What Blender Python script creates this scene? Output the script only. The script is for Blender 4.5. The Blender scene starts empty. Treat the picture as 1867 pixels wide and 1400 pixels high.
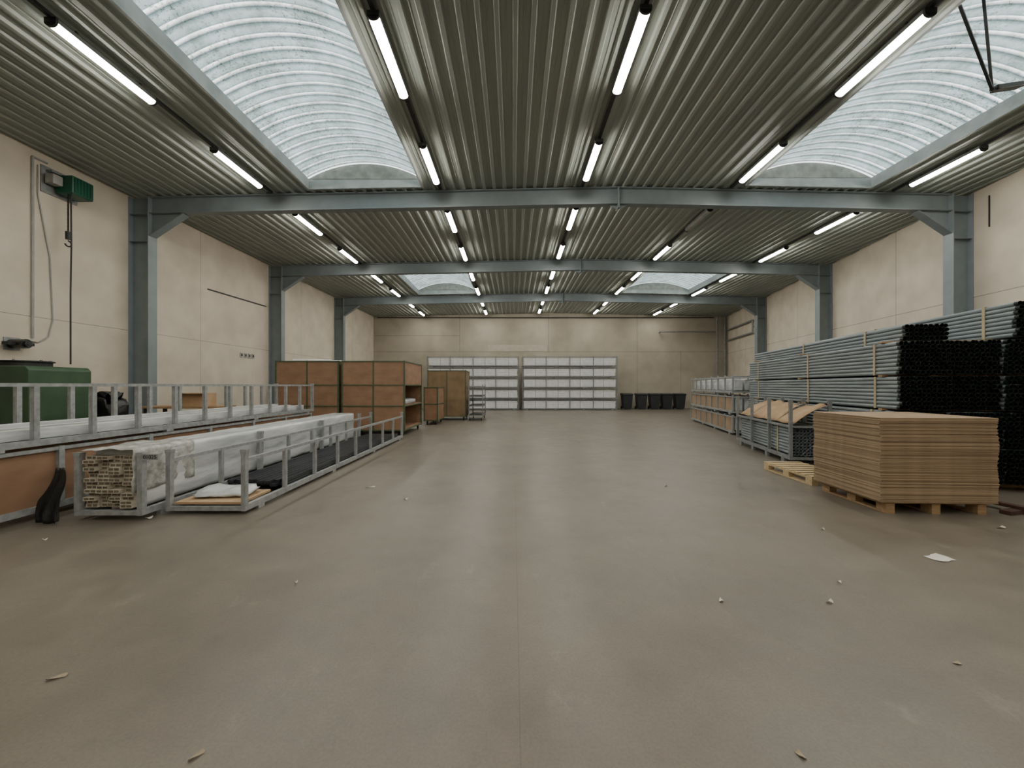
import bpy, math, random
from mathutils import Vector, noise
random.seed(7)
C = bpy.context.scene.collection
F=701.0; H=1.55
PI=math.pi
def FL(px,py):
    Y=H*F/(py-703.0); return ((px-936)/F*Y, Y)
# ---------------------------------------------------------------- materials
def lin(c):
    r=[]
    for v in c:
        v/=255.0
        r.append(v/12.92 if v<=0.04045 else ((v+0.055)/1.055)**2.4)
    return (r[0],r[1],r[2],1)
def nt(name):
    m=bpy.data.materials.new(name); m.use_nodes=True
    n=m.node_tree; b=n.nodes['Principled BSDF']
    return m,n,b
def mat(name,c1,c2=None,rough=.6,metal=0,scale=4,bump=0,stretch=(1,1,1),rough2=None,bscale=None,detail=5):
    m,n,b=nt(name)
    if c2 is None: c2=tuple(v*.86 for v in c1)
    tc=n.nodes.new('ShaderNodeTexCoord'); mp=n.nodes.new('ShaderNodeMapping'); mp.inputs['Scale'].default_value=stretch
    n.links.new(tc.outputs['Object'],mp.inputs['Vector'])
    no=n.nodes.new('ShaderNodeTexNoise'); no.inputs['Scale'].default_value=scale; no.inputs['Detail'].default_value=detail
    n.links.new(mp.outputs[0],no.inputs['Vector'])
    cr=n.nodes.new('ShaderNodeValToRGB'); cr.color_ramp.elements[0].position=.33; cr.color_ramp.elements[1].position=.67
    cr.color_ramp.elements[0].color=lin(c2); cr.color_ramp.elements[1].color=lin(c1)
    n.links.new(no.outputs['Fac'],cr.inputs[0]); n.links.new(cr.outputs[0],b.inputs['Base Color'])
    b.inputs['Roughness'].default_value=rough; b.inputs['Metallic'].default_value=metal
    if bump:
        n2=n.nodes.new('ShaderNodeTexNoise'); n2.inputs['Scale'].default_value=bscale or scale*4; n2.inputs['Detail'].default_value=4
        n.links.new(mp.outputs[0],n2.inputs['Vector'])
        bp=n.nodes.new('ShaderNodeBump'); bp.inputs['Strength'].default_value=bump; bp.inputs['Distance'].default_value=.02
        n.links.new(n2.outputs['Fac'],bp.inputs['Height']); n.links.new(bp.outputs[0],b.inputs['Normal'])
    return m
def add_lines(m,lines,dark=.45):
    n=m.node_tree; b=n.nodes['Principled BSDF']
    src=b.inputs['Base Color'].links[0].from_socket
    tc=n.nodes.new('ShaderNodeTexCoord'); sp=n.nodes.new('ShaderNodeSeparateXYZ'); n.links.new(tc.outputs['Object'],sp.inputs[0])
    acc=None
    for ax,pos,eps,lim in lines:
        cm=n.nodes.new('ShaderNodeMath'); cm.operation='COMPARE'; cm.inputs[1].default_value=pos; cm.inputs[2].default_value=eps
        n.links.new(sp.outputs[ax],cm.inputs[0]); out=cm.outputs[0]
        if lim:
            lt=n.nodes.new('ShaderNodeMath'); lt.operation=lim[1]; lt.inputs[1].default_value=lim[2]
            n.links.new(sp.outputs[lim[0]],lt.inputs[0])
            mu=n.nodes.new('ShaderNodeMath'); mu.operation='MULTIPLY'; n.links.new(out,mu.inputs[0]); n.links.new(lt.outputs[0],mu.inputs[1]); out=mu.outputs[0]
        if acc is None: acc=out
        else:
            mx=n.nodes.new('ShaderNodeMath'); mx.operation='MAXIMUM'; n.links.new(acc,mx.inputs[0]); n.links.new(out,mx.inputs[1]); acc=mx.outputs[0]
    mix=n.nodes.new('ShaderNodeMix'); mix.data_type='RGBA'; mix.blend_type='MULTIPLY'
    n.links.new(acc,mix.inputs[0]); n.links.new(src,mix.inputs[6]); mix.inputs[7].default_value=(dark,dark,dark,1)
    n.links.new(mix.outputs[2],b.inputs['Base Color'])
    return m
def emis(name,c,s):
    m,n,b=nt(name); b.inputs['Base Color'].default_value=(.8,.8,.8,1)
    b.inputs['Emission Color'].default_value=lin(c); b.inputs['Emission Strength'].default_value=s
    return m
def floor_mat():
    m,n,b=nt('polished_concrete')
    tc=n.nodes.new('ShaderNodeTexCoord')
    def noi(s,d,off=0,ro=.6,sc=(1,1,1)):
        mp=n.nodes.new('ShaderNodeMapping'); mp.inputs['Location'].default_value=(off,off*.7,0); mp.inputs['Scale'].default_value=sc
        n.links.new(tc.outputs['Object'],mp.inputs[0])
        x=n.nodes.new('ShaderNodeTexNoise'); x.inputs['Scale'].default_value=s; x.inputs['Detail'].default_value=d; x.inputs['Roughness'].default_value=ro
        n.links.new(mp.outputs[0],x.inputs['Vector']); return x.outputs['Fac']
    a=noi(.6,10,0,.7); c=noi(2.2,10,11,.72); e=noi(70,2,3); g=noi(2.6,8,31,.75,(1,.6,1)); k=noi(4.3,9,47,.8)
    cr=n.nodes.new('ShaderNodeValToRGB'); cr.color_ramp.elements[0].position=.34; cr.color_ramp.elements[1].position=.66
    cr.color_ramp.elements[0].color=lin((108,101,90)); cr.color_ramp.elements[1].color=lin((126,119,107))
    n.links.new(a,cr.inputs[0])
    def mul(src,fac,p0,p1,lo,hi):
        r=n.nodes.new('ShaderNodeValToRGB'); r.color_ramp.elements[0].position=p0; r.color_ramp.elements[1].position=p1
        r.color_ramp.elements[0].color=(lo,lo,lo,1); r.color_ramp.elements[1].color=(hi,hi,hi,1); n.links.new(fac,r.inputs[0])
        mx=n.nodes.new('ShaderNodeMix'); mx.data_type='RGBA'; mx.blend_type='MULTIPLY'; mx.inputs[0].default_value=1
        n.links.new(src,mx.inputs[6]); n.links.new(r.outputs[0],mx.inputs[7]); return mx.outputs[2]
    s=mul(cr.outputs[0],c,.36,.6,.86,1.0); s=mul(s,e,.3,.62,.84,1.0)
    r4=n.nodes.new('ShaderNodeValToRGB'); r4.color_ramp.elements[0].position=.6; r4.color_ramp.elements[1].position=.72
    r4.color_ramp.elements[0].color=(0,0,0,1); r4.color_ramp.elements[1].color=(.25,.25,.25,1); n.links.new(g,r4.inputs[0])
    mx=n.nodes.new('ShaderNodeMix'); mx.data_type='RGBA'; n.links.new(r4.outputs[0],mx.inputs[0]); n.links.new(s,mx.inputs[6]); mx.inputs[7].default_value=lin((166,158,146))
    s=mul(mx.outputs[2],k,.32,.44,.84,1.0)
    n.links.new(s,b.inputs['Base Color'])
    mr=n.nodes.new('ShaderNodeMapRange'); mr.inputs[1].default_value=.35; mr.inputs[2].default_value=.65; mr.inputs[3].default_value=.34; mr.inputs[4].default_value=.46
    n.links.new(c,mr.inputs[0]); n.links.new(mr.outputs[0],b.inputs['Roughness'])
    b.inputs['Specular IOR Level'].default_value=.6
    add_lines(m,[(0,.03,.003,None),(1,4.57,.003,None),(1,10.7,.005,None)],.8)
    return m
def vault_mat():
    m,n,b=nt('glowing_translucent_vault')
    tc=n.nodes.new('ShaderNodeTexCoord'); sp=n.nodes.new('ShaderNodeSeparateXYZ'); n.links.new(tc.outputs['Object'],sp.inputs[0])
    d=n.nodes.new('ShaderNodeMath'); d.operation='DIVIDE'; d.inputs[1].default_value=VP; n.links.new(sp.outputs[1],d.inputs[0])
    fr=n.nodes.new('ShaderNodeMath'); fr.operation='FRACT'; n.links.new(d.outputs[0],fr.inputs[0])
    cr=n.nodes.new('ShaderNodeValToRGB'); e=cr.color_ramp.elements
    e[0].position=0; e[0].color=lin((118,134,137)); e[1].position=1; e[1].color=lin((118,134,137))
    for p,c in ((.22,(168,183,185)),(.5,(160,175,178)),(.64,(126,143,147)),(.70,(252,255,255)),(.88,(255,255,255)),(.94,(90,106,110))):  # rib shading put into the ramp: bright crowns, dark flanks
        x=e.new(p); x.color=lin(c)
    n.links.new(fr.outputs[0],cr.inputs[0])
    def noi(s,dt,ro,loc=0):
        mp=n.nodes.new('ShaderNodeMapping'); mp.inputs['Location'].default_value=(loc,loc,0); n.links.new(tc.outputs['Object'],mp.inputs[0])
        x=n.nodes.new('ShaderNodeTexNoise'); x.inputs['Scale'].default_value=s; x.inputs['Detail'].default_value=dt; x.inputs['Roughness'].default_value=ro
        n.links.new(mp.outputs[0],x.inputs['Vector']); return x.outputs['Fac']
    def ramp(f,p0,p1,c0,c1):
        r=n.nodes.new('ShaderNodeValToRGB'); r.color_ramp.elements[0].position=p0; r.color_ramp.elements[1].position=p1
        r.color_ramp.elements[0].color=c0; r.color_ramp.elements[1].color=c1; n.links.new(f,r.inputs[0]); return r.outputs[0]
    stain=ramp(noi(2.4,12,.8),.38,.6,(.5,.53,.48,1),(1,1,1,1))
    specks=ramp(noi(26,4,.65,5),.55,.62,(1,1,1,1),(.4,.42,.37,1))
    mask=ramp(noi(1.1,3,.5,9),.38,.58,(0,0,0,1),(1,1,1,1))
    m1=n.nodes.new('ShaderNodeMix'); m1.data_type='RGBA'; m1.blend_type='MULTIPLY'; m1.inputs[0].default_value=1
    n.links.new(cr.outputs[0],m1.inputs[6]); n.links.new(stain,m1.inputs[7])
    mp=n.nodes.new('ShaderNodeMix'); mp.data_type='RGBA'; mp.blend_type='MULTIPLY'
    n.links.new(mask,mp.inputs[0]); n.links.new(m1.outputs[2],mp.inputs[6]); n.links.new(specks,mp.inputs[7])
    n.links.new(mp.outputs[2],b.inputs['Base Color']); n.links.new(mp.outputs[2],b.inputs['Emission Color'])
    b.inputs['Emission Strength'].default_value=VAULT_GLOW; b.inputs['Roughness'].default_value=.4  # sheet emits by itself, standing in for daylight coming through
    tr=n.nodes.new('ShaderNodeBsdfTranslucent'); n.links.new(mp.outputs[2],tr.inputs[0])
    ms=n.nodes.new('ShaderNodeMixShader'); ms.inputs[0].default_value=.3
    n.links.new(b.outputs[0],ms.inputs[1]); n.links.new(tr.outputs[0],ms.inputs[2])
    n.links.new(ms.outputs[0],n.nodes['Material Output'].inputs[0])
    return m
VAULT_GLOW=2.8; LAMP=58; VP=.24
M={}
M['floor']=floor_mat()
wl=(206,197,181); wl2=(190,181,165)
M['wall_l']=add_lines(mat('wall_paint_left',wl,wl2,.8,scale=1.6,bump=.08,bscale=30,detail=9),[(2,2.93,.008,None),(1,11.8,.008,None),(1,6.3,.008,None),(1,17.4,.008,None),(1,22.9,.008,None)],.55)
M['wall_r']=add_lines(mat('wall_paint_right',wl,wl2,.8,scale=1.6,bump=.08,bscale=30,detail=9),[(2,3.75,.01,None),(1,12.0,.01,None),(1,17.6,.01,None),(1,23.3,.01,None),(1,6.4,.01,None)],.5)
M['wall_b']=add_lines(mat('wall_paint_far',(182,175,160),(166,159,143),.8,scale=1.0,bump=.05,bscale=30,detail=9),[(2,3.88,.014,None),(2,4.98,.012,(0,'LESS_THAN',-3.69)),(0,-3.69,.014,(2,'GREATER_THAN',3.88)),(0,2.41,.014,(2,'GREATER_THAN',3.88)),(0,8.5,.014,None),(0,11.5,.01,(2,'LESS_THAN',3.88))],.55)
M['patch']=mat('patch_plaster',(192,187,173),(180,173,158),.8,scale=3)
M['deck']=mat('deck_paint',(152,159,150),(140,147,139),.55,.0,scale=1.2,stretch=(1,.2,1))
M['steel']=mat('steel_blue_grey',(126,136,140),(116,126,130),.5,.05,scale=3)
M['curb']=mat('curb_paint',(178,183,181),(148,155,154),.6,scale=3,stretch=(1,1,1))
M['tymp']=mat('vault_end',(166,168,160),(138,140,133),.7,scale=6)
M['vault']=vault_mat()
M['lamp']=emis('lamp_glow',(255,249,238),LAMP)
M['dark']=mat('dark_metal',(50,52,52),(38,39,40),.5,.3)
M['housing']=mat('lamp_housing',(130,134,132),(110,114,112),.5,.1)
M['galv']=mat('galvanised_steel',(164,168,168),(136,140,140),.42,.15,scale=14)
M['galvd']=mat('dull_grey_steel',(142,146,146),(118,122,122),.5,.15,scale=10)
M['pipe']=mat('pipe_grey',(142,151,154),(116,126,130),.5,.05,scale=3,stretch=(6,.6,6))
M['pipeend']=mat('pipe_end_green',(17,34,28),(8,17,14),.45,0,scale=20)
M['board']=mat('hardboard_brown',(154,121,95),(134,104,80),.65,scale=2.5,stretch=(1,1,2))
M['board2']=mat('ochre_plywood',(142,120,90),(122,101,74),.65,scale=2.5)
M['board3']=mat('pale_tan_board',(160,138,112),(140,119,95),.7,scale=2.5)
M['greenf']=mat('green_frame_paint',(88,102,76),(70,85,60),.5,.1,scale=8)
M['greenm']=mat('green_machine_paint',(58,86,60),(47,72,50),.5,.1,scale=3)
M['teal']=mat('hoist_green',(30,88,68),(22,72,56),.4,.1)
M['kraft']=mat('kraft_paper',(186,158,124),(168,139,105),.75,scale=3,bump=.3,bscale=7)
M['card']=mat('cardboard_a',(162,141,115),(148,127,102),.9,scale=8,stretch=(1,1,4))
M['card2']=mat('cardboard_b',(146,126,101),(130,110,87),.9,scale=8,stretch=(1,1,4))
M['card3']=mat('cardboard_c',(172,150,123),(156,135,109),.9,scale=8,stretch=(1,1,4))
M['wood']=mat('pale_pallet_wood',(202,182,146),(180,158,120),.7,scale=6,stretch=(1,5,5))
M['woodo']=mat('old_pallet_wood',(174,146,110),(146,118,86),.75,scale=6,stretch=(1,5,5))
M['reddish']=mat('red_brown_timber',(84,54,46),(60,40,34),.7,scale=6)
M['white']=mat('white_profile',(232,234,234),(216,218,218),.4,scale=5)
M['whiteb']=mat('white_packed_profile',(206,210,210),(182,186,188),.5,scale=4,stretch=(.4,1,3))
M['cream']=mat('cream_profile',(224,221,208),(204,200,184),.4,scale=5)
M['film']=mat('white_plastic_film',(216,219,219),(180,186,188),.2,scale=3,bump=1,bscale=7,stretch=(1,.35,1))
M['clear']=mat('crumpled_clear_film',(200,201,197),(150,150,143),.12,scale=12,bump=1,bscale=14)
M['profend']=mat('beige_profile_end',(206,199,182),(172,164,147),.6,scale=14)
M['profshade']=mat('profile_hollow_shade',(124,115,100),(96,88,76),.8,scale=10)
M['black']=mat('black_plastic',(34,35,36),(26,27,28),.3,bump=.6,bscale=12)
M['charcoal']=mat('charcoal_profile',(56,59,63),(44,47,51),.4,scale=10,stretch=(5,.3,5))
M['bin']=mat('bin_plastic',(50,54,58),(42,45,49),.5)
M['strap']=mat('tan_strap_wood',(190,176,146),(172,157,124),.7)
M['paper']=mat('white_paper',(226,224,216),(206,203,194),.8,bump=.3)
M['leaf']=mat('dry_leaf',(190,179,156),(144,131,108),.8)
M['rubber']=mat('rubber_black',(28,28,28),(20,20,20),.7)
M['grey']=mat('grey_plastic',(160,160,156),(140,140,136),.5)
M['cable']=mat('black_cable',(30,30,30),(24,24,24),.5)
# ---------------------------------------------------------------- mesh helper
class MB:
    def __init__(s): s.v=[]; s.f=[]; s.m=[]
    def add(s,vs,fs,mi=0):
        o=len(s.v); s.v+= [tuple(v) for v in vs]; s.f+=[tuple(i+o for i in f) for f in fs]; s.m+=[mi]*len(fs); return s
    def bx(s,x0,x1,y0,y1,z0,z1,mi=0):
        v=[(x0,y0,z0),(x1,y0,z0),(x1,y1,z0),(x0,y1,z0),(x0,y0,z1),(x1,y0,z1),(x1,y1,z1),(x0,y1,z1)]
        return s.add(v,[(0,3,2,1),(4,5,6,7),(0,1,5,4),(1,2,6,5),(2,3,7,6),(3,0,4,7)],mi)
    def bar(s,p,q,w,h=None,mi=0):
        p=Vector(p); q=Vector(q); h=h or w; d=(q-p).normalized()
        up=Vector((0,0,1)) if abs(d.z)<.95 else Vector((0,1,0))
        a=d.cross(up).normalized()*w/2; b=d.cross(a).normalized()*h/2
        v=[p-a-b,p+a-b,p+a+b,p-a+b,q-a-b,q+a-b,q+a+b,q-a+b]
        return s.add(v,[(0,1,2,3),(7,6,5,4),(4,5,1,0),(5,6,2,1),(6,7,3,2),(7,4,0,3)],mi)
    def cyl(s,p,q,r,n=12,r2=None,mi=0,caps=True):
        p=Vector(p); q=Vector(q); r2=r if r2 is None else r2; d=(q-p).normalized()
        up=Vector((0,0,1)) if abs(d.z)<.95 else Vector((0,1,0))
        a=d.cross(up).normalized(); b=d.cross(a).normalized()
        v=[]
        for k in range(n):
            t=2*PI*k/n; u=a*math.cos(t)+b*math.sin(t); v.append(p+u*r)
        for k in range(n):
            t=2*PI*k/n; u=a*math.cos(t)+b*math.sin(t); v.append(q+u*r2)
        f=[(k,k+n,(k+1)%n+n,(k+1)%n) for k in range(n)]
        if caps: f+=[tuple(range(n)),tuple(range(2*n-1,n-1,-1))]
        return s.add(v,f,mi)
    def path(s,pts,r,n=8,mi=0):
        for a,b in zip(pts,pts[1:]): s.cyl(a,b,r,n,mi=mi)
        return s
    def prism(s,poly,axis,a0,a1,mi=0):
        def mk(u,w,a):
            return {0:(a,u,w),1:(u,a,w),2:(u,w,a)}[axis]
        n=len(poly); v=[mk(u,w,a0) for u,w in poly]+[mk(u,w,a1) for u,w in poly]
        f=[(k,(k+1)%n,(k+1)%n+n,k+n) for k in range(n)]+[tuple(range(n-1,-1,-1)),tuple(range(n,2*n))]
        return s.add(v,f,mi)
    def mesh(s,name,mats,smooth=False):
        me=bpy.data.meshes.new(name); me.from_pydata(s.v,[],s.f)
        if not isinstance(mats,(list,tuple)): mats=[mats]
        for m in mats: me.materials.append(m)
        me.polygons.foreach_set('material_index',s.m)
        if smooth: me.polygons.foreach_set('use_smooth',[True]*len(s.f))
        me.update(); 
        import bmesh
        b=bmesh.new(); b.from_mesh(me); bmesh.ops.recalc_face_normals(b,faces=b.faces); b.to_mesh(me); b.free()
        return me
    def build(s,name,mats,parent=None,bevel=0,smooth=False,loc=None,rz=0):
        o=bpy.data.objects.new(name,s.mesh(name,mats,smooth)); C.objects.link(o)
        if parent: o.parent=parent
        if loc: o.location=loc
        if rz: o.rotation_euler=(0,0,rz)
        if bevel:
            m=o.modifiers.new('bevel','BEVEL'); m.width=bevel; m.segments=2; m.limit_method='ANGLE'; m.angle_limit=math.radians(40)
        return o
def tag(o,label,cat,group=None,kind=None):
    o['label']=label; o['category']=cat
    if group: o['group']=group
    if kind: o['kind']=kind
    return o
def thing(name,label,cat,loc=(0,0,0),rz=0,group=None):
    o=bpy.data.objects.new(name,None); C.objects.link(o); o.empty_display_size=.1
    o.location=loc; o.rotation_euler=(0,0,rz); return tag(o,label,cat,group)
def inst(name,me,parent=None,loc=(0,0,0),rot=(0,0,0)):
    o=bpy.data.objects.new(name,me); C.objects.link(o); o.location=loc; o.rotation_euler=rot
    if parent: o.parent=parent
    return o
def struct(o): o['kind']='structure'; return o
# ---------------------------------------------------------------- shell
Y0,Y1=-7.0,26.4
XL=-9.6
def xr(y): return 11.5+.19*(y-9.7)
def dz(x): return 6.27+.0213*(x+9.6) if x<2.63 else 6.53-.0213*(x-2.63)
mb=MB(); mb.prism([(XL-.2,Y0-.2),(xr(Y0)+.2,Y0-.2),(xr(Y1)+.25,Y1+.2),(XL-.2,Y1+.2)],2,-.12,0)
struct(mb.build('floor',M['floor']))
mb=MB(); mb.bx(XL-.2,XL,Y0-.2,Y1+.2,0,6.36); struct(mb.build('wall_left',M['wall_l']))
mb=MB()
v=[]
for y in (Y0-.2,Y1+.2):
    a=xr(y); zt=dz(a)+.08
    v+=[(a,y,0),(a+.2,y,0),(a+.2,y,zt),(a,y,zt)]
mb.add(v,[(0,1,2,3),(7,6,5,4),(0,4,5,1),(1,5,6,2),(2,6,7,3),(3,7,4,0)]); struct(mb.build('wall_right',M['wall_r']))
mb=MB(); mb.prism([(XL,0),(xr(Y1),0),(xr(Y1),dz(15)+.08),(2.63,6.61),(XL,6.35)],1,Y1,Y1+.2); struct(mb.build('wall_far',M['wall_b']))
mb=MB(); mb.prism([(XL,0),(xr(Y0),0),(xr(Y0),dz(8)+.08),(2.63,6.61),(XL,6.35)],1,Y0-.2,Y0); struct(mb.build('wall_near',M['wall_r']))
# corrugated deck
SK=[(-5.0,-2.25,4.65,9.4),(5.75,8.75,4.65,9.4),(-5.0,-2.0,15.7,20.3),(5.75,9.25,15.7,20.3)]
mb=MB(); p=.25; n=102
for k in range(n):
    xs=-9.75+k*p
    ivs=[(Y0-.2,Y1+.2)]
    for (a,b,c,d) in SK:
        if xs>=a-.01 and xs+p<=b+.01:
            o=[]
            for (u,w) in ivs:
                if c>u and d<w: o+=[(u,c),(d,w)]
                else: o.append((u,w))
            ivs=o
    prof=[(0,0),(.055,0),(.078,.04),(.14,.04),(.147,.033),(.158,.033),(.165,.04),(.227,.04),(.25,0)]
    for (u,w) in ivs:
        for (a,b),(c,d) in zip(prof,prof[1:]):
            za=dz(xs+a)+b; zc=dz(xs+c)+d
            mb.add([(xs+a,u,za),(xs+c,u,zc),(xs+c,w,zc),(xs+a,w,za)],[(0,1,2,3)])
struct(mb.build('ceiling',M['deck']))
# skylights
for i,(a,b,c,d) in enumerate(SK):
    root=bpy.data.objects.new('window_%d'%(i+1),None); C.objects.link(root); struct(root)
    za=dz(a)-.015; zb=dz(b)-.015; zt=min(za,zb)+.25
    mb=MB(); t=.05
    mb.bx(a-t,a,c,d,za,zt); mb.bx(b,b+t,c,d,zb,zt)
    for q0,q1 in ((c-t,c),(d,d+t)): mb.prism([(a-t,za),(b+t,zb),(b+t,zt),(a-t,zt)],1,q0,q1)
    mb.build('skylight_curb',M['curb'],root)
    w=b-a+.06; rise=.38; R=(w*w/4+rise*rise)/(2*rise); cx=(a+b)/2; th=math.asin(w/2/R)
    mb=MB(); NS=48; pts=[]
    prof=[(0,0),(.64,0),(.7,.045),(.88,.045),(.94,0)]
    kk=math.floor((c-.05)/VP)
    yy=[]
    while kk*VP<d+.05:
        for f,hh in prof:
            q=(kk+f)*VP
            if c-.05<=q<=d+.05: yy.append((q,hh))
        kk+=1
    for (q,hh) in yy:
        for s in range(NS+1):
            an=-th+2*th*s/NS; r=R+hh
            pts.append((cx+r*math.sin(an),q,zt+rise-R+r*math.cos(an)))
    fs=[]
    for j in range(len(yy)-1):
        for s in range(NS):
            u=j*(NS+1)+s; fs.append((u,u+1,u+NS+2,u+NS+1))
    mb.add(pts,fs); mb.build('vault_sheet',M['vault'],root,smooth=True)
    for q in (c-.05,d):
        mb=MB(); poly=[(cx+(R-.01)*math.sin(-th+2*th*s/24),zt+rise-R+(R-.01)*math.cos(-th+2*th*s/24)) for s in range(25)]
        mb.prism(poly,1,q,q+.05); mb.build('vault_end_panel',M['tymp'],root)
mb=MB(); mb.bx(-1.75,2.3,Y1-.012,Y1,3.9,4.36); tag(mb.build('wall_patch',M['patch']),'pale plaster repair patch on the far wall above the white stacks','wall patch')
# ---------------------------------------------------------------- portal frames
bays=[4.15,9.7,15.2,20.7]
def column(x0,x1,y,z,label):
    t=thing('steel_column',label,'column',((x0+x1)/2,y,0),0,'steel columns'); w=(x1-x0)/2
    mb=MB(); mb.bx(-w,-w+.02,-.12,.12,.02,z); mb.bx(w-.02,w,-.12,.12,.02,z); mb.bx(-w+.02,w-.02,-.008,.008,.02,z)
    mb.build('column_profile',M['steel'],t)
    mb=MB(); mb.bx(-w,w+(.0),-.16,.16,0,.02); mb.build('base_plate',M['steel'],t)
    mb=MB()
    for q in (-.42,-1.1): mb.bx(-w+.02,w-.02,-.11,.11,z+q-.012,z+q)
    mb.build('stiffener',M['steel'],t)
cl=['','blue-grey steel column on the left wall nearest the camera, beside the hoist','blue-grey steel column on the left wall, middle of the three','blue-grey steel column on the left wall farthest from the camera']
cr_=['','blue-grey steel column on the right wall nearest the camera, behind the pipe stack','blue-grey steel column on the right wall, middle of the three','blue-grey steel column on the right wall farthest from the camera']
bl=['blue-grey roof girder overhead at the top edge of the photo','blue-grey roof girder nearest the camera, spanning the full width','blue-grey roof girder, middle of the three spanning the hall','blue-grey roof girder farthest from the camera']
for i,y in enumerate(bays):
    x0=XL+.5; x1=xr(y)-.53
    if i:
        column(XL,x0,y,dz(XL)-.01,cl[i]); column(x1,x1+.5,y,dz(x1)-.02,cr_[i])
    else:
        column(XL,x0,y,dz(XL)-.01,'blue-grey steel column on the left wall, beside the camera'); column(x1,x1+.5,y,dz(x1)-.02,'blue-grey steel column on the right wall, beside the camera')
    t=thing('roof_girder',bl[i],'beam',(0,y,0),0,'roof girders')
    mb=MB(); D=.42
    for (a,b) in ((x0,2.63),(2.63,x1)):
        za,zb=dz(a)-.004,dz(b)-.004
        def sl(o0,o1,w):
            mb.add([(a,-w,za-o0),(b,-w,zb-o0),(b,w,zb-o0),(a,w,za-o0),(a,-w,za-o1),(b,-w,zb-o1),(b,w,zb-o1),(a,w,za-o1)],
                   [(0,1,2,3),(4,7,6,5),(0,4,5,1),(1,5,6,2),(2,6,7,3),(3,7,4,0)])
        sl(0,.02,.1); sl(.02,D-.02,.007); sl(D-.02,D,.1)
    mb.build('girder_profile',M['steel'],t)
    for s,xx in ((1,x0),(-1,x1)):
        zz=dz(xx)-D-.004; mb=MB()
        mb.prism([(xx,zz-.56),(xx+s*.84,zz),(xx,zz)],1,-.008,.008)
        mb.bar((xx,0,zz-.56),(xx+s*.84,0,zz-.0),.2,.018)
        mb.build('haunch',M['steel'],t)
    zz=dz(2.63)-.03; mb=MB(); mb.bx(2.615,2.645,-.12,.12,zz-.5,zz); mb.prism([(2.38,zz-D+.02),(2.88,zz-D+.02),(2.63,zz-D-.1)],1,-.01,.01)
    mb.build('splice_plate',M['steel'],t)
# ---------------------------------------------------------------- lamps
rows=[(-5.97,'by the left wall'),(-1.81,'right of the left skylights'),(1.71,'right of the ceiling centre'),(5.38,'left of the right skylights'),(9.38,'by the right wall')]
dm=MB(); L=1.42
prof=[(.07*math.cos(PI+PI*k/10),-.06+ .05*math.sin(PI+PI*k/10)) for k in range(11)]
dm.prism(prof,1,.03,L-.03); me_d=dm.mesh('diffuser',M['lamp'])
hm=MB(); hm.bx(-.075,.075,0,L,-.06,0); me_h=hm.mesh('housing',M['housing'])
gm=MB()
for q in (.25,L-.28):
    for s in (-1,1): gm.bx(min(s*.04,s*.055),max(s*.04,s*.055),q,q+.03,0,.0475)
me_g=gm.mesh('hanger',M['dark'])
em=MB(); em.prism([(.078*math.cos(PI+PI*k/10),-.06+.058*math.sin(PI+PI*k/10)) for k in range(11)]+[(.078,0),(-.078,0)],1,0,.03); me_e=em.mesh('end_cap',M['dark'])
nums=['first','second','third','fourth','fifth','sixth','seventh','eighth']
for ri,(x,rn) in enumerate(rows):
    z=min(dz(x-.1),dz(x+.1))
    cnt=0
    for bi,y in enumerate([-6.85,-1.35]+bays):
        if ri==4 and y<-3: continue
        yy0=y+.15; yy1=y+5.35
        vis=y>2
        mb=MB(); mb.bx(x-.03,x+.03,yy0+.0,yy1,z-.0455,z)
        for q in (yy0+.3,y+2.75,yy1-.3): mb.bx(x-.036,x+.036,q,q+.03,z-.04,z)
        tag(mb.build('cable_trunking',M['dark']),('dark lamp rail of the row %s, %s bay'%(rn,nums[bi-2])) if vis else 'dark lamp rail of the row %s, behind the camera'%rn,'trunking','lamp trunking rails')
        for off in (.8,3.5):
            unlit=(ri==3 and bi==3 and off<1)
            if vis: lab='%s tube lamp, %s from the camera in the row %s'%('unlit' if unlit else 'lit',nums[cnt],rn)
            else: lab='unseen lit tube lamp added behind the camera in the row %s'%rn  # out of view, added to help light the hall
            t=thing('tube_lamp',lab,'lamp',(x,y+off,z-.0455),0,'ceiling tube lamps')
            inst('housing',me_h,t); inst('hanger',me_g,t)
            o=inst('diffuser',me_d,t)
            if unlit:
                o.data=me_d.copy(); o.data.materials.clear(); o.data.materials.append(M['grey'])
            inst('end_cap',me_e,t); inst('end_cap',me_e,t,(0,L-.03,0))
            if vis: cnt+=1
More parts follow.
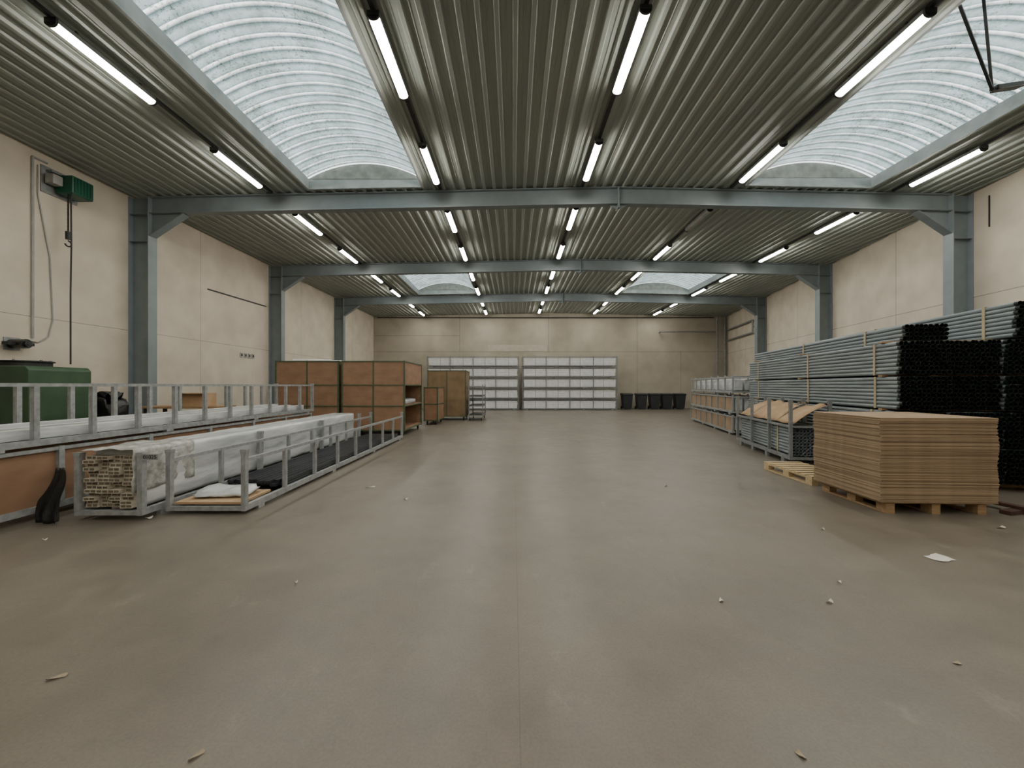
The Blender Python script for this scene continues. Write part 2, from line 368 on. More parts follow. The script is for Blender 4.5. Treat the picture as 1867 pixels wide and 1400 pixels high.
# ---------------------------------------------------------------- generic builders
def stillage(name,label,cat,loc,rz,W,L,Ht,np_,m,group=None,t=.05,rails=(.9,),cups=True,panel=None,ends=True,cross=5,basez=.1,inner=None,ptop=.88):
    r=thing(name,label,cat,loc,rz,group)
    mb=MB()
    for x in (0,W-t): mb.bx(x,x+t,0,L,basez-.0,basez+.07)
    for k in range(cross):
        y=k*(L-t)/(cross-1); mb.bx(t,W-t,y,y+t,basez+.005,basez+.055)
    for k in range(4):
        y=.3+k*(L-.6)/3-.06
        for x in (0,W-t): mb.bx(x,x+t,y,y+.12,0,basez)
    mb.build('base_frame',m,r)
    pm=MB(); pm.bx(0,t,0,t,basez+.07,Ht)
    if cups:
        pm.prism([(-.003,Ht-.05),(t+.003,Ht-.05),(t+.012,Ht),(-.012,Ht)],1,-.003,t+.003)
    me=pm.mesh('post',m); mei=me
    if inner:
        pm=MB(); pm.bx(.004,t-.004,.004,t-.004,basez+.07,inner-.04); mei=pm.mesh('post',m)
    for k in range(np_):
        y=k*(L-t)/(np_-1)
        for x in (0,W-t): inst('post',me if k in (0,np_-1) else mei,r,(x,y,0))
    for f in rails:
        z=Ht*f
        rm=MB(); rm.bx(.004,t-.004,t,L-t,z-.04,z); me2=rm.mesh('side_rail',m)
        for x in (0,W-t): inst('side_rail',me2,r,(x,0,0))
        if ends:
            rm=MB(); rm.bx(t,W-t,.004,t-.004,z-.04,z); me3=rm.mesh('end_rail',m)
            for y in (0,L-t): inst('end_rail',me3,r,(0,y,0))
    if panel:
        for x in (t-.016,W-t+.002):
            mb=MB(); mb.bx(x,x+.014,t,L-t,basez+.07,Ht*ptop); mb.build('side_panel',panel,r)
    return r
def wrapbox(x0,x1,y0,y1,z0,z1,nx,ny,nz,amp,sc,rnd=.05,seed=0):
    idx={}; vs=[]; fs=[]
    def vid(i,j,k):
        key=(i,j,k)
        if key in idx: return idx[key]
        x=x0+(x1-x0)*i/nx; y=y0+(y1-y0)*j/ny; z=z0+(z1-z0)*k/nz
        ex=1 if i in (0,nx) else 0; ez=1 if k in (0,nz) else 0; ey=1 if j in (0,ny) else 0
        if ex+ez+ey>=2:
            if ex: x+=rnd*(1 if i==0 else -1)*.5
            if ez and k==nz: z-=rnd*.5
            if ey: y+=rnd*(1 if j==0 else -1)*.5
        q=Vector((x*sc+seed,y*sc*.6,z*sc)); 
        d=Vector((noise.noise(q),noise.noise(q+Vector((9,3,1)))*.6,noise.noise(q+Vector((3,7,5)))))
        d2=noise.noise(q*3.1)
        if k==0: dzv=abs(d.z)*amp
        else: dzv=(d.z+.3*d2)*amp
        idx[key]=len(vs); vs.append((x+(d.x+.3*d2)*amp,y+d.y*amp,z+dzv)); return idx[key]
    for i in range(nx):
        for j in range(ny):
            fs.append((vid(i,j,0),vid(i,j+1,0),vid(i+1,j+1,0),vid(i+1,j,0)))
            fs.append((vid(i,j,nz),vid(i+1,j,nz),vid(i+1,j+1,nz),vid(i,j+1,nz)))
    for i in range(nx):
        for k in range(nz):
            fs.append((vid(i,0,k),vid(i+1,0,k),vid(i+1,0,k+1),vid(i,0,k+1)))
            fs.append((vid(i,ny,k),vid(i,ny,k+1),vid(i+1,ny,k+1),vid(i+1,ny,k)))
    for j in range(ny):
        for k in range(nz):
            fs.append((vid(0,j,k),vid(0,j,k+1),vid(0,j+1,k+1),vid(0,j+1,k)))
            fs.append((vid(nx,j,k),vid(nx,j+1,k),vid(nx,j+1,k+1),vid(nx,j,k+1)))
    return MB().add(vs,fs)
# ---------------------------------------------------------------- pallets
def pallet(label,loc,rz,W,D,m,nb=7):
    t=thing('pallet',label,'pallet',loc,rz,'wooden pallets')
    bw=.085
    for k in range(nb):
        y=k*(D-bw)/(nb-1)
        MB().bx(0,W,y,y+bw,.122,.144).build('deck_board',m,t,bevel=.003)
    for x in (0,W/2-.05,W-.1):
        MB().bx(x,x+.1,0,D,.1,.122).build('stringer_board',m,t)
        MB().bx(x,x+.1,0,D,0,.02).build('bottom_board',m,t)
        for y in (0,D/2-.07,D-.14):
            MB().bx(x,x+.1,y,y+.14,.02,.1).build('block',m,t,bevel=.003)
pallet('wooden pallet under the tall stack of brown sheets',(4.52,4.66,0),-.04,1.16,1.02,M['woodo'])
pallet('empty pale wooden pallet lying behind the brown sheet stack',(4.62,5.95,0),-.03,.66,1.2,M['wood'],8)
# cardboard sheets
ang=-.05; W,D=1.34,1.1
mes=[]
for cn in ('card','card2','card','card3','card2','card'):
    mb=MB(); mb.bx(-W/2,W/2,-D/2,D/2,0,.0102); mes.append(mb.mesh('sheet_panel',M[cn]))
cx,cy=4.45+W/2,4.62+D/2-.02
ns=98; zz=.1442
for k in range(ns):
    jt=.009 if random.random()<.3 else .004
    o=inst('cardboard_sheet',mes[random.randrange(6)] if k<ns-1 else mes[0],None,(cx+random.uniform(-jt,jt)+.006*math.sin(k*.13),cy+random.uniform(-jt,jt)+.005*math.sin(k*.17),zz+k*.0104),(0,0,ang+random.uniform(-.005,.005)))
    if k==ns-1: tag(o,'topmost brown cardboard sheet of the tall stack on the pallet','cardboard sheet','stacked cardboard sheets')
    else: tag(o,'brown cardboard sheet below the top one in the tall stack','cardboard sheet','stacked cardboard sheets')
# ---------------------------------------------------------------- pipe bundles
RZ=-math.atan(.2126)
PX,PY=5.9,5.85
dpx=(math.cos(RZ),math.sin(RZ)); dpy=(-math.sin(RZ),math.cos(RZ))
def off(s,t): return (PX+s*dpx[0]+t*dpy[0], PY+s*dpx[1]+t*dpy[1])
PD=.064
def pipe_mesh(L,r=PD/2-.0006,n=18,em=None):
    mb=MB()
    def ring(rr,y): return [(rr*math.cos(2*PI*k/n),y,rr*math.sin(2*PI*k/n)) for k in range(n)]
    def conn(a,b,mi):
        v=ring(*a)+ring(*b); mb.add(v,[(k,(k+1)%n,(k+1)%n+n,k+n) for k in range(n)],mi)
    conn((r,.0),(r-.004,.0),1); conn((r,0),(r,.06),1); conn((r,.06),(r,L),0); conn((r-.004,0),(r-.004,.1),1)
    mb.add(ring(r-.004,.1),[tuple(range(n))],1); mb.add(ring(r,L),[tuple(range(n))],0)
    me=mb.mesh('pipe',[M['pipe'],em or M['pipeend']])
    for pl in me.polygons:
        if len(pl.vertices)==4: pl.use_smooth=True
    return me
pm=pipe_mesh(5.85)
HP=PD
def bundle(label,s,t,z,nx,nz,straps=(.55,2.6,5.2),me=pm,stag=.06,base=None,rz=RZ,group='strapped pipe bundles'):
    x,y=off(s,t) if base is None else base
    r=thing('pipe_bundle',label,'pipes',(x,y,z),rz,group); d=PD
    for k in range(nz):
        for i in range(nx):
            inst('pipe',me,r,(d/2+i*d,random.uniform(0,stag),d/2+k*HP),(random.uniform(-.0002,.0002),random.uniform(0,6),random.uniform(-.0002,.0002)))
    W=nx*d; Ht=d+(nz-1)*HP
    sm=MB()
    sm.bx(-.009,-.001,0,.045,.0,Ht+.004); sm.bx(W+.001,W+.009,0,.045,0,Ht+.004); sm.bx(-.001,W+.001,0,.045,Ht+.001,Ht+.004)
    me_s=sm.mesh('strap',M['strap'])
    for q in straps: inst('strap',me_s,r,(0,q,0))
tiers=['lowest','second','third','fourth']; cols=['left','middle','right']
TP=.54
for ti in range(4):
    z=.1+ti*TP
    for ci in range(3):
        bundle('strapped grey pipe bundle, %s tier from the floor, %s of three across'%(tiers[ti],cols[ci]),ci*.672,random.uniform(-.03,.08),z,10,8)
bundle('low strapped pipe bundle lying left on top of the pipe stack',.22,.25,.1+4*TP,9,4,straps=(.9,3.0))
bundle('tall strapped pipe bundle lying right on top of the pipe stack',1.40,-.05,.1+4*TP,9,8,straps=(.5,2.9,5.0))
BT=PD+7*HP+.005
for ti in range(5):
    z0=.0 if ti==0 else .1+(ti-1)*TP+BT; z1=.1+ti*TP
    for q,w in zip((.35,2.9,5.3),('near end','middle','far end')):
        mb=MB(); mb.bx(-.03,1.99,0,.09,z0,z1-.0005)
        x,y=off(0,q); o=mb.build('timber_batten',M['woodo'],loc=(x,y,0),rz=RZ)
        tag(o,'timber batten under the %s pipe tier at its %s'%((tiers+['topmost'])[ti],w),'batten','battens between pipe tiers')
# ---------------------------------------------------------------- right stillage with kraft sheets
rk=stillage('stacking_frame','grey steel stacking frame holding pipes and kraft sheets, beside the pipe stack','stacking frame',(5.39,7.5,0),RZ,.72,2.9,1.28,4,M['galvd'],'stacking frames right',t=.055,rails=(.6,),cups=True)
ps=pipe_mesh(2.7,em=M['pipe'])
bx_,by_=5.39+.085*dpx[0]+.08*dpy[0],7.5+.085*dpx[1]+.08*dpy[1]
bundle('short grey pipes lying inside the steel frame under kraft sheets',0,0,.171,8,9,straps=(.6,2.0),me=ps,stag=.03,base=(bx_,by_))
kn=['nearest','second','third','farthest']
for k in range(4):
    n=9; vs=[];fs=[]; Ls=.70
    for j in range(7):
        for i in range(n):
            u=i/(n-1); x=.065+u*.57; z=.80+.36*u+.05*math.sin(u*3.0)+.01*math.sin(j*1.3+k)+.035*u*math.sin(j*.9+k*2)
            vs.append((x,j/6*Ls,z))
    for j in range(6):
        for i in range(n-1):
            a=j*n+i; fs.append((a,a+1,a+n+1,a+n))
    y=.0+k*.715
    o=MB().add(vs,fs).build('kraft_sheet',M['kraft'],smooth=True,loc=(5.39+y*dpy[0],7.5+y*dpy[1],0),rz=RZ)
    s=o.modifiers.new('s','SOLIDIFY'); s.thickness=.006
    tag(o,'bent brown kraft sheet on the right steel frame, %s from the camera'%kn[k],'kraft sheet','kraft sheets')
# far right stack of stillages
tn=['lowest','middle','topmost']
sx,sy=4.3+.2126*12.05,12.05
for k in range(3):
    st=stillage('stacking_frame','grey frame beyond the pipes near the right wall, %s of its stack'%tn[k],'stacking frame',(sx,sy,k*.63),RZ,1.0,5.3,.63,8,M['galv'],'stacking frames far right',t=.05,rails=(.93,),cups=False,panel=M['board3'] if k<2 else None,basez=.06)
    for i in range(3):
        u=.075+i*.29
        mb=wrapbox(u,u+.27,.07,5.1,.14,.5 if k==2 else .55,2,14,2,.008,2,seed=k*5+i)
        o=mb.build('profile_pack',M['whiteb'],loc=(sx,sy,k*.63),rz=RZ)
        tag(o,'pale wrapped profile pack in the %s frame beyond the pipes, %s of three'%(tn[k],['left','middle','right'][i]),'profile pack','packs in far right frames')
# ---------------------------------------------------------------- far white stacks
lv=['lowest','second','third','fourth','topmost']
for si,(x0,x1,sn) in enumerate([(-5.5,.36,'left'),(.56,6.62,'right')]):
    Ls=x1-x0
    for k in range(5):
        z=k*.685
        stillage('stacking_frame','grey steel frame in the %s stack by the far wall, %s level'%(sn,lv[k]),'stacking frame',(x0,25.45,z),-PI/2,1.0,Ls,.685,5,M['galvd'],'stacking frames at the far wall',t=.05,rails=(.97,),cups=False,basez=.04)
        r=thing('profile_bundle','white profile load in the %s far stack, %s level'%(sn,lv[k]),'profile bundle',(x0+.08,24.52,z+.111),0,'white loads at the far wall')
        mb=MB()
        for a in range(4):
            for b in range(3):
                mb.bx(random.uniform(0,.05),Ls-.16-random.uniform(0,.05),b*.27,b*.27+.262,a*.118,a*.118+.113)
        mb.build('profiles',M['white'],r,bevel=.006)
        mb=MB()
        for q in (.75,2.2,3.6,5.1): mb.bx(q,q+.03,-.004,-.0005,0,.47)
        mb.build('straps',M['grey'],r)
# ---------------------------------------------------------------- bins
def bin_(x,y,label,rz=0):
    t=thing('wheelie_bin',label,'bin',(x,y,0),rz,'wheelie bins')
    mb=MB(); w0,w1=.26,.325
    mb.add([(-w0,-.22,.06),(w0,-.22,.06),(w0,.24,.06),(-w0,.24,.06),(-w1,-.3,.96),(w1,-.3,.96),(w1,.32,.96),(-w1,.32,.96)],[(0,3,2,1),(4,5,6,7),(0,1,5,4),(1,2,6,5),(2,3,7,6),(3,0,4,7)])
    mb.bx(-.345,.345,-.32,.34,.93,.97); mb.build('body',M['bin'],t,bevel=.012)
    mb=MB(); mb.prism([(-.34,.97),(.36,.97),(.36,1.01),(.2,1.05),(-.25,1.02),(-.34,.99)],0,-.35,.35); mb.build('lid',M['bin'],t,bevel=.008)
    for s in (-1,1): MB().cyl((s*.27,.22,.1),(s*.32,.22,.1),.1,16).build('wheel',M['rubber'],t)
    mb=MB(); mb.bx(-.2,.2,-.21,-.1,0,.07); mb.build('foot',M['bin'],t)
    MB().cyl((-.25,.4,.95),(.25,.4,.95),.015,8).build('handle',M['bin'],t)
for px,l in ((1144,'leftmost of the group of four'),(1170,'second from left'),(1194,'third from left'),(1216,'right end of the group of four'),(1240,'standing apart at the right')):
    bin_((px-936)/F*25.2,25.3+random.uniform(-.1,.1),'dark grey wheelie bin by the far wall, '+l)
# ---------------------------------------------------------------- cabinets on the left
def cage(label,x0,x1,y0,y1,z1,fm,pm_,openside=False,cols=2,rowsz=(.16,.9,1.55),group=None,name='panel_trolley'):
    t=thing(name,label,'trolley',(x0,y0,0),0,group); W=x1-x0; D=y1-y0; s=.045
    mb=MB()
    for x in (0,W-s):
        for y in (0,D-s): mb.bx(x,x+s,y,y+s,.14,z1)
    for y in (0,D-s):
        for z in list(rowsz)+[z1-s]: mb.bx(s,W-s,y,y+s,z,z+s*.8)
    for x in (0,W-s):
        for z in list(rowsz)+[z1-s]: mb.bx(x,x+s,s,D-s,z,z+s*.8)
    for c in range(1,cols): mb.bx(W*c/cols-.018,W*c/cols+.018,-.002,s,.16,z1)
    mb.build('frame',fm,t)
    zs=list(rowsz)+[z1-s]
    for r in range(len(zs)-1):
        for c in range(cols):
            MB().bx(W*c/cols+.02,W*(c+1)/cols-.02,.014,.026,zs[r]+s*.8,zs[r+1]).build('front_panel',pm_,t)
        MB().bx(s,W-s,D-.03,D-.02,zs[r]+s*.8,zs[r+1]).build('back_panel',pm_,t)
        MB().bx(.015,.025,s,D-s,zs[r]+s*.8,zs[r+1]).build('side_panel',pm_,t)
        if not(openside and r<len(zs)-2): MB().bx(W-.025,W-.015,s,D-s,zs[r]+s*.8,zs[r+1]).build('side_panel',pm_,t)
        MB().bx(s,W-s+.02,s,D-s,zs[r]+s*.8,zs[r]+s*.8+.018).build('shelf',pm_,t)
    MB().bx(s,W-s,s,D-s,z1-.03,z1-.012).build('top_panel',pm_,t)
    for x in (.12,W-.12):
        for y in (.12,D-.12):
            fk=MB().bx(x-.03,x+.03,y-.03,y+.03,.122,.16).bx(x-.032,x-.024,y-.02,y+.02,.06,.13).bx(x+.024,x+.032,y-.02,y+.02,.06,.13).build('caster_fork',M['galvd'],t)
            MB().cyl((x-.02,y,.06),(x+.02,y,.06),.06,16).build('caster_wheel',M['rubber'],fk)
cage('large brown-panelled trolley with green frame and open right-side shelves',-5.28,-3.33,11.8,14.0,2.32,M['greenf'],M['board'],True,group='panelled trolleys')
cage('large brown-panelled trolley with green frame, left one behind the long frames',-7.32,-5.36,11.8,14.0,2.32,M['greenf'],M['board'],False,group='panelled trolleys')
cage('smaller ochre panelled trolley behind the large brown ones',-3.85,-2.12,17.2,18.6,2.24,M['greenf'],M['board2'],False,rowsz=(.16,),group='panelled trolleys')
cage('narrow brown panelled trolley partly hidden between the large and ochre trolleys',-3.55,-2.98,15.2,16.6,1.5,M['greenf'],M['board'],False,cols=1,rowsz=(.16,.8),group='panelled trolleys')
o=wrapbox(-3.85,-3.38,12.2,13.4,.961,1.12,3,6,2,.015,5,seed=4).build('white_pack',M['film'],smooth=True); tag(o,'white plastic pack on the open shelf of the large brown trolley','pack')
for k,(a,b,lb) in enumerate(((-7.0,-5.9,'left'),(-6.7,-5.7,'middle'),(-6.3,-5.5,'right'))):
    o=MB().cyl((a,12.2+k*.4,2.36),(b,12.5+k*.4,2.36),.04,10).build('white_tube',M['white'],smooth=False); tag(o,'short white tube lying on top of the left panelled trolley, %s one'%lb,'tube','white tubes on trolley')
t=thing('shelf_trolley','narrow grey steel shelf trolley right of the ochre trolley','trolley',(-1.98,17.0,0),0)
mb=MB()
for x in (0,.6):
    for y in (0,1.6): mb.bx(x,x+.04,y,y+.04,.12,1.78 if x==0 else 1.6)
for z in (.2,.62,1.05,1.5):
    for x in (0,.6): mb.bx(x,x+.04,.04,1.6,z,z+.04)
    for y in (0,.8,1.6): mb.bx(.04,.6,y,y+.03,z,z+.03)
mb.build('frame',M['galvd'],t)
for z in (.24,.66,1.09): 
    MB().bx(.02,.62,.05,1.58,z,z+.03).build('shelf',M['charcoal'],t)
for x in (.05,.57):
    for y in (.05,1.58): MB().cyl((x-.02,y,.06),(x+.02,y,.06),.06,14).bx(x-.01,x+.01,y-.02,y+.02,.1,.13).build('caster',M['rubber'],t)
# ---------------------------------------------------------------- left long frames
stillage('stacking_frame','long steel frame with brown side panels on the floor at the left edge','stacking frame',(-6.55,3.5,0),0,1.05,7.0,.82,7,M['galv'],'long stacking frames left',t=.06,rails=(.99,),cups=False,panel=M['board'],basez=.08,ptop=.93)
stillage('stacking_frame','long upright-post steel frame stacked on the brown-panelled one at left','stacking frame',(-6.55,3.8,.82),0,1.05,6.8,.79,12,M['galv'],'long stacking frames left',t=.062,rails=(.96,),cups=True,basez=.03,inner=.76)
nm=['nearest the aisle','second from the aisle','third from the aisle','fourth from the aisle','farthest from the aisle']
for k in range(5):
    x=-5.605-.172*k
    o=wrapbox(x-.158,x,3.92+.06*k,10.3,.922,1.03+random.uniform(0,.04),2,40,2,.006,2.5,.012,seed=k*3).build('wrapped_profile_pack',M['cream'] if k%2 else M['whiteb'])
    tag(o,'long flat white profile pack in the upper left frame, '+nm[k],'profile pack','packs in the upper left frame')
# B
B=stillage('stacking_frame','long steel frame carrying the white film-wrapped load','stacking frame',(-5.03,4.4,0),0,.78,6.3,.78,4,M['galv'],'long stacking frames left',t=.06,rails=(),cups=True,basez=.06)
pl=MB().bx(.78,.96,.0,.03,.70,.77).build('number_plate',M['galv'],B)
cu=bpy.data.curves.new('t','FONT'); cu.body='01025'; cu.size=.062; cu.extrude=.0008; cu.align_x='CENTER'
to=bpy.data.objects.new('tmp',cu); C.objects.link(to); bpy.context.view_layer.update()
me=bpy.data.meshes.new_from_object(to.evaluated_get(bpy.context.evaluated_depsgraph_get())); bpy.data.objects.remove(to)
me.materials.clear(); me.materials.append(M['dark']); me.name='number'
inst('number',me,pl,(.87,-.002,.712),(PI/2,0,0))
r=thing('wrapped_load','long load wrapped in white plastic film with bare profile ends','profile bundle',(-4.965,4.55,.132),0)
wrapbox(.02,.62,-.02,5.95,.0,.67,14,200,14,.011,7,.02,seed=2).build('film_wrap',M['film'],r,smooth=True)
random.seed(3)
for a in range(4):
    for b in range(14):
        w,h=.136,.040; x=.03+a*.142+random.uniform(-.003,.003); z=.012+b*.0425; y=-.11+random.uniform(-.04,.04)
        m=MB(); t_=.005
        for q in ((x,x+w,z,z+t_),(x,x+w,z+h-t_,z+h),(x,x+t_,z+t_,z+h-t_),(x+w-t_,x+w,z+t_,z+h-t_),(x+w/2-.002,x+w/2+.002,z+t_,z+h-t_)):
            m.bx(q[0],q[1],y,.1,q[2],q[3])
        m.bx(x+.006,x+w-.006,y+.006,y+.010,z+.006,z+h-.006,1)  # darker plate stands in for the shade inside the hollow
        m.build('profile',[M['profend'],M['profshade']],r)
# loose film draped over the top and down the right front corner (open sheet)
vs=[];fs=[];na,nb_=26,18
for j in range(nb_+1):
    for i in range(na+1):
        u=i/na; v_=j/nb_
        s_=u*1.1
        if s_<.60: x=.02+s_; z=.685
        else: x=.625; z=.685-(s_-.60)
        y=-.17+v_*.85
        q=Vector((x*7,y*6,z*7)); am=.03
        dx=noise.noise(q)*am*(.4 if s_>.6 else 1); dy=noise.noise(q+Vector((5,2,8)))*.05*(1-v_); dz_=noise.noise(q+Vector((1,9,4)))*am
        vs.append((min(x+dx,.648),y+dy,z+dz_*(1 if s_<.6 else .6)))
for j in range(nb_):
    for i in range(na):
        a=j*(na+1)+i; fs.append((a,a+1,a+na+2,a+na+1))
o=MB().add(vs,fs).build('loose_film',M['clear'],r,smooth=True); s=o.modifiers.new('s','SOLIDIFY'); s.thickness=.002
# black sheeting: a draped, folded sheet hanging against the frame corner
vs=[];fs=[];na,nb_=14,16
for j in range(nb_+1):
    for i in range(na+1):
        u=i/na; v_=j/nb_
        w_=.10+.16*v_
        x=-5.09-w_*(1-u)+.02*math.sin(v_*7); y=4.36-.05*math.sin(u*11+v_*3)*v_-.06*v_
        z=.62-.60*v_+.04*noise.noise(Vector((u*4,v_*4,1)))
        if j==nb_: z=max(z,.004)
        vs.append((x,y,max(z,.004)))
for j in range(nb_):
    for i in range(na):
        a=j*(na+1)+i; fs.append((a,a+1,a+na+2,a+na+1))
o=MB().add(vs,fs).build('black_sheeting',M['black'],smooth=True); s=o.modifiers.new('s','SOLIDIFY'); s.thickness=.004; s.offset=1
tag(o,'loose black plastic sheeting hanging at the near end of the wrapped load','plastic sheeting')
# C
Cx=stillage('stacking_frame','open low steel frame beside the aisle holding charcoal profiles','stacking frame',(-4.18,4.62,0),0,.96,6.6,.78,9,M['galv'],'long stacking frames left',t=.055,rails=(.86,),cups=True,ends=False,basez=.04,inner=.671)
for a in range(2):
    for b in range(9):
        x=-4.115+b*.092
        mb=MB(); mb.bx(0,.085,0,5.35,0,.035); mb.bx(.01,.02,0,5.35,.035,.043); mb.bx(.065,.075,0,5.35,.035,.043)
        o=mb.build('charcoal_profile',M['charcoal'],loc=(x,5.55+random.uniform(-.08,.05),.111+a*.0435)); tag(o,'long charcoal profile lying in the low open frame by the aisle','profile','charcoal profiles in the low frame')
mb=MB(); mb.bx(-.40,.40,-.28,.3,.0,.012).bx(-.40,.40,-.28,.3,.014,.026); o=mb.build('cardboard_sheet',M['kraft'],loc=(-3.70,4.93,.115)); tag(o,'flat cardboard sheet at the near end of the low frame, under a plastic pack','cardboard sheet')
o=wrapbox(-.33,.33,-.2,.2,0,.09,10,8,2,.03,7,.08,seed=14).build('plastic_pack',M['film'],loc=(-3.7,4.98,.144),rz=.1,smooth=True); tag(o,'crumpled white plastic pack on the cardboard at the low frame end','pack')
# ---------------------------------------------------------------- bench, box, sack, machine
t=thing('workbench','plank workbench beside the nearest left column','table',(-8.45,8.7,0),0)
MB().bx(0,1.75,0,.6,1.03,1.08).build('bench_top',M['woodo'],t,bevel=.004)
for x in (.05,1.64):
    for y in (.03,.51): MB().bx(x,x+.06,y,y+.06,0,1.03).build('leg',M['dark'],t)
MB().bx(.11,1.64,.04,.08,.3,.36).build('stretcher',M['dark'],t)
t=thing('cardboard_box','brown cardboard box on the plank workbench','box',(-7.7,8.85,1.08),.1)
MB().bx(0,.6,0,.34,0,.3).build('box_body',M['kraft'],t,bevel=.004)
MB().bx(-.0,.6,-.14,-.004,.285,.3).build('flap',M['kraft'],t); MB().bx(.27,.33,.0,.34,.3,.302).build('tape',M['strap'],t)
o=wrapbox(0,.5,0,.4,0,1.42,8,7,12,.09,2.6,.3,seed=31).build('covered_heap',M['black'],loc=(-8.35,7.5,0),smooth=True); tag(o,'tall black plastic-covered heap beside the green machine','covered heap')
t=thing('green_machine','large green metal machine housing with round dark lid by left wall','machine',(-9.5,6.3,0),0)
mb=MB(); mb.prism([(0,.15),(1.55,.15),(1.55,1.82),(1.49,1.88),(0,1.88)],1,0,.95); mb.build('housing',M['greenm'],t,bevel=.02)
MB().bx(.1,1.45,.1,.85,0,.15).build('plinth',M['dark'],t)
MB().bx(.12,1.4,-.012,0,.3,1.2).build('access_panel',M['greenm'],t,bevel=.004)
ld=MB().cyl((.85,.5,1.88),(.85,.5,1.96),.33,28).cyl((.85,.5,1.96),(.85,.5,1.985),.36,28).build('lid',M['dark'],t,bevel=.006)
for k in range(6):
    a=k*PI/3; MB().cyl((.85+.3*math.cos(a),.5+.3*math.sin(a),1.985),(.85+.3*math.cos(a),.5+.3*math.sin(a),2.005),.018,8).build('bolt',M['galvd'],ld)
t=thing('wall_motor','small dark motor on a bracket above the green machine','motor',(-9.6,7.35,2.35),0)
MB().bx(0,.02,-.12,.12,-.12,.12).build('mount_plate',M['galvd'],t)
MB().cyl((.02,0,0),(.3,0,0),.09,18).cyl((.3,0,0),(.34,0,0),.06,18).build('motor_body',M['black'],t)
MB().bx(.08,.2,-.2,.2,-.03,.03).build('arm',M['dark'],t)
# ---------------------------------------------------------------- hoist
t=thing('chain_hoist','green electric chain hoist high on the left wall','hoist',(-9.6,8.1,5.5),0)
MB().bx(0,.02,-.3,.35,0,.55).bx(.02,.14,-.22,.3,.44,.48).build('wall_bracket',M['galvd'],t)
mo=MB().bx(.05,.42,-.1,.32,.06,.44).build('motor_body',M['teal'],t,bevel=.03)
for k in range(6): MB().bx(.42,.432,-.06+k*.06,-.03+k*.06,.1,.4).build('cooling_fin',M['teal'],mo)
gb=MB().bx(.06,.24,-.28,-.1,.18,.38).build('gear_housing',M['grey'],t,bevel=.02)
mb=MB()
for k in range(22):
    z=.06-k*.036; 
    if k%2: mb.bx(.235,.265,-.03,-.02,z-.04,z)
    else: mb.bx(.245,.255,-.04,-.01,z-.04,z)
mb.build('chain',M['dark'],t)
mb=MB(); mb.cyl((.25,-.025,-.88),(.25,-.025,-.72),.045,12)
pts=[(.25,-.025+.06*math.sin(a),-.97+.06*math.cos(a)) for a in [k*.45 for k in range(11)]]
mb.path(pts,.014,6); mb.build('hook',M['dark'],t)
mb=MB(); mb.path([(.28,.0,.06),(.29,.0,-1.0),(.26,.01,-2.0),(.25,.02,-3.5)],.014,6); mb.build('pendant_cable',M['cable'],t)
o=MB().path([(-9.578,7.66,2.5),(-9.578,7.66,6.12),(-9.578,7.9,6.12)],.022,8).build('wall_conduit',M['grey']); tag(o,'grey conduit running up the left wall beside the chain hoist','conduit')
o=MB().path([(-9.585,7.75,6.0),(-9.585,7.75,5.4),(-9.58,7.95,4.2),(-9.58,8.0,2.9),(-9.58,7.92,2.55),(-9.58,7.75,2.42),(-9.58,7.55,2.45)],.012,6).build('loose_cable',M['grey']); tag(o,'thin loose cable looping down the left wall under the hoist','cable')
o=MB().bar((XL+.015,12.06,4.58),(XL+.015,14.9,4.62),.03,.035).build('wall_rail',M['dark']); tag(o,'thin dark horizontal rail on the left wall between columns','rail')
for k in range(4):
    t=thing('wall_socket','grey wall socket on the left wall, %s of a row of four'%['first','second','third','last'][k],'socket',(XL,13.55+k*.2,2.63),0,'wall sockets')
    MB().bx(0,.03,-.06,.06,-.08,.08).build('plate',M['grey'],t,bevel=.006); MB().bx(.03,.035,-.035,.035,-.04,.04).build('outlet',M['dark'],t)
# ---------------------------------------------------------------- pipes far right corner
for k,(px) in enumerate((1309,1323)):
    x=(px-936)/F*26.1; o=MB().cyl((x,26.2,0),(x,26.2,6.2),.06,10).build('drain_pipe',M['galvd']); tag(o,'vertical grey pipe in the far right corner, %s one'%['left','right'][k],'pipe','corner pipes')
o=MB().cyl((9.9,26.05,5.2),(13.7,26.05,5.2),.045,10).bx(10,10.04,26.05,26.4,5.17,5.23).bx(13.2,13.24,26.05,26.4,5.17,5.23).build('heating_pipe',M['galvd']); tag(o,'horizontal grey pipe high on the far wall at right','pipe')
o=MB().cyl((-9.3,26.28,6.2),(13.7,26.28,6.2),.03,8).bx(-9.2,-9.16,26.28,26.4,6.18,6.22).bx(13.5,13.54,26.28,26.4,6.18,6.22).build('ceiling_pipe',M['dark']); tag(o,'long thin dark pipe under the ceiling along the far wall','pipe')
ra=-math.atan(.19)
t=thing('pipe_run','grey pipe run along the right wall near the far corner','pipe',(xr(22)-.15,22,4.6),ra)
MB().cyl((0,0,.7),(0,4,.7),.05,10).build('upper_pipe',M['galvd'],t); MB().cyl((0,0,0),(0,4,0),.05,10).build('lower_pipe',M['galvd'],t)
MB().cyl((0,0,0),(0,0,.7),.05,10).bx(0,.13,-.02,.02,.3,.35).build('riser',M['galvd'],t)
o=MB().bx(xr(9.2)-.03,xr(9.2)-.008,9.19,9.21,5.35,6.1).build('wall_conduit',M['dark']); tag(o,'short vertical dark conduit on the right wall beside the nearest column','conduit')
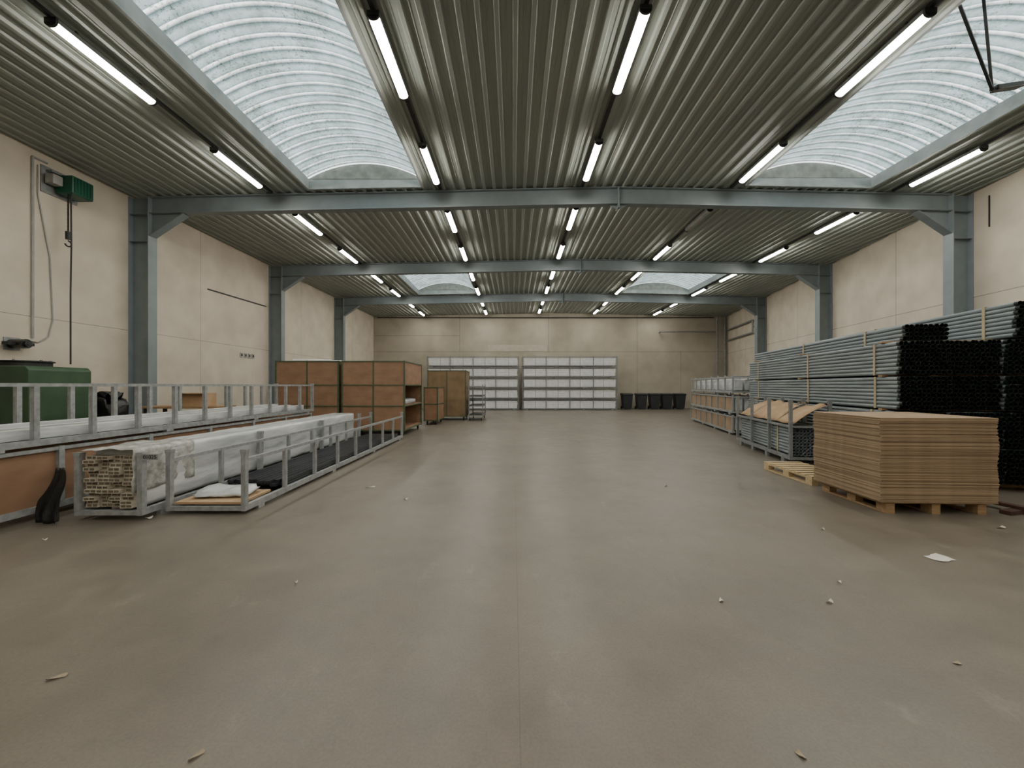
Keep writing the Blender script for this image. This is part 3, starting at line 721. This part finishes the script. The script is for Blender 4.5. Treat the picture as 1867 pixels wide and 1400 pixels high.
# ---------------------------------------------------------------- skylight opener
t=thing('skylight_opener','dark steel strut mechanism hanging in the nearest right skylight','opener',(5.75,5.2,6.4))
A=Vector((0,-.25,.04)); Bp=Vector((1.1,.3,-.62)); Cc=Vector((.6,-.0,.28)); Dd=Vector((3.0,.7,-.08))
MB().bar(A,Bp,.03).build('strut',M['dark'],t); MB().bar(Cc+Vector((0,0,.2)),Bp,.03).build('strut',M['dark'],t)
MB().bar(Bp,Dd,.035).build('push_rod',M['dark'],t); MB().bar(Bp+Vector((.05,.02,.03)),Bp+Vector((.55,.12,.16)),.1,.07).build('gear_case',M['dark'],t,bevel=.01)
# ---------------------------------------------------------------- floor scraps
def scrap(px,py,w,l,rz,label,m='paper',curl=.02,name='paper_scrap'):
    x,y=FL(px,py); vs=[];fs=[];nx,ny=5,5
    random.seed(int(px*3+py))
    for j in range(ny+1):
        for i in range(nx+1):
            u=i/nx-.5; v=j/ny-.5
            ww=w*(1-.5*abs(v)*random.uniform(.6,1.2)); 
            vs.append((u*ww,v*l+random.uniform(-.06,.06)*l,.002+curl*abs(u+v)**1.3+random.uniform(0,curl*.3)))
    for j in range(ny):
        for i in range(nx):
            a=j*(nx+1)+i; fs.append((a,a+1,a+nx+2,a+nx+1))
    o=MB().add(vs,fs).build(name,M[m],loc=(x,y,0),rz=rz); s=o.modifiers.new('s','SOLIDIFY'); s.thickness=.0012; s.offset=1
    tag(o,label,'litter','floor litter')
scrap(1713,1018,.2,.13,.3,'largest white paper scrap on the floor before the brown sheet stack','paper',.006)
scrap(1315,1096,.035,.025,.8,'small curled white scrap on the floor, right of centre',curl=.015)
scrap(1513,1099,.05,.02,.1,'small flat white scrap on the floor below the largest paper')
scrap(1530,1063,.03,.015,-.4,'tiny pale scrap nearest the largest paper on its left')
scrap(103,1237,.085,.02,.5,'curled dry leaf on the floor at far left foreground','leaf',.012,'dry_leaf')
scrap(358,1380,.06,.015,.9,'pale dry leaf at the bottom left edge of the floor','leaf',.012,'dry_leaf')
scrap(1460,1378,.02,.035,.4,'small dry leaf at the bottom right edge of the floor','leaf',.01,'dry_leaf')
scrap(1745,1210,.04,.02,.1,'grey-brown fragment on the floor at right foreground','leaf',.006,'dry_leaf')
scrap(740,911,.05,.03,.1,'small pale scrap on the floor right of the low frame end')
scrap(675,889,.16,.02,.1,'thin pale strip on the floor beside the low open frame')
scrap(540,1063,.02,.02,.1,'tiny white speck on the floor left of centre')
scrap(1215,887,.06,.03,.4,'pale fragment on the floor midway to the pallets','leaf')
scrap(272,945,.07,.05,.2,'small white scrap at the foot of the wrapped load frame')
scrap(1825,963,.1,.03,.1,'thin white scrap near the red-brown timber')
scrap(1500,966,.04,.02,.1,'tiny pale scrap on the floor left of the brown sheet stack')
scrap(82,985,.04,.02,.1,'tiny white scrap at the left edge near the long frames')
x,y=FL(1848,936); o=MB().bx(-.16,.5,-.05,.05,0,.05).bx(.05,.13,-.2,.3,.05,.09).build('timber_offcut',M['reddish'],loc=(x,y,0),rz=.25,bevel=.004); tag(o,'red-brown timber offcuts on the floor right of the sheet stack','timber')
# ---------------------------------------------------------------- world, camera
w=bpy.data.worlds.new('World'); bpy.context.scene.world=w; w.use_nodes=True
w.node_tree.nodes['Background'].inputs[0].default_value=(.95,.98,1,1); w.node_tree.nodes['Background'].inputs[1].default_value=2.6
cam=bpy.data.cameras.new('Camera'); co=bpy.data.objects.new('Camera',cam); C.objects.link(co)
co.location=(0,0,H); co.rotation_euler=(PI/2,0,0); cam.lens=F/1867*36; cam.sensor_width=36
cam.shift_x=-2.5/1867; cam.shift_y=3/1867; cam.clip_start=.05; cam.clip_end=200
bpy.context.scene.camera=co
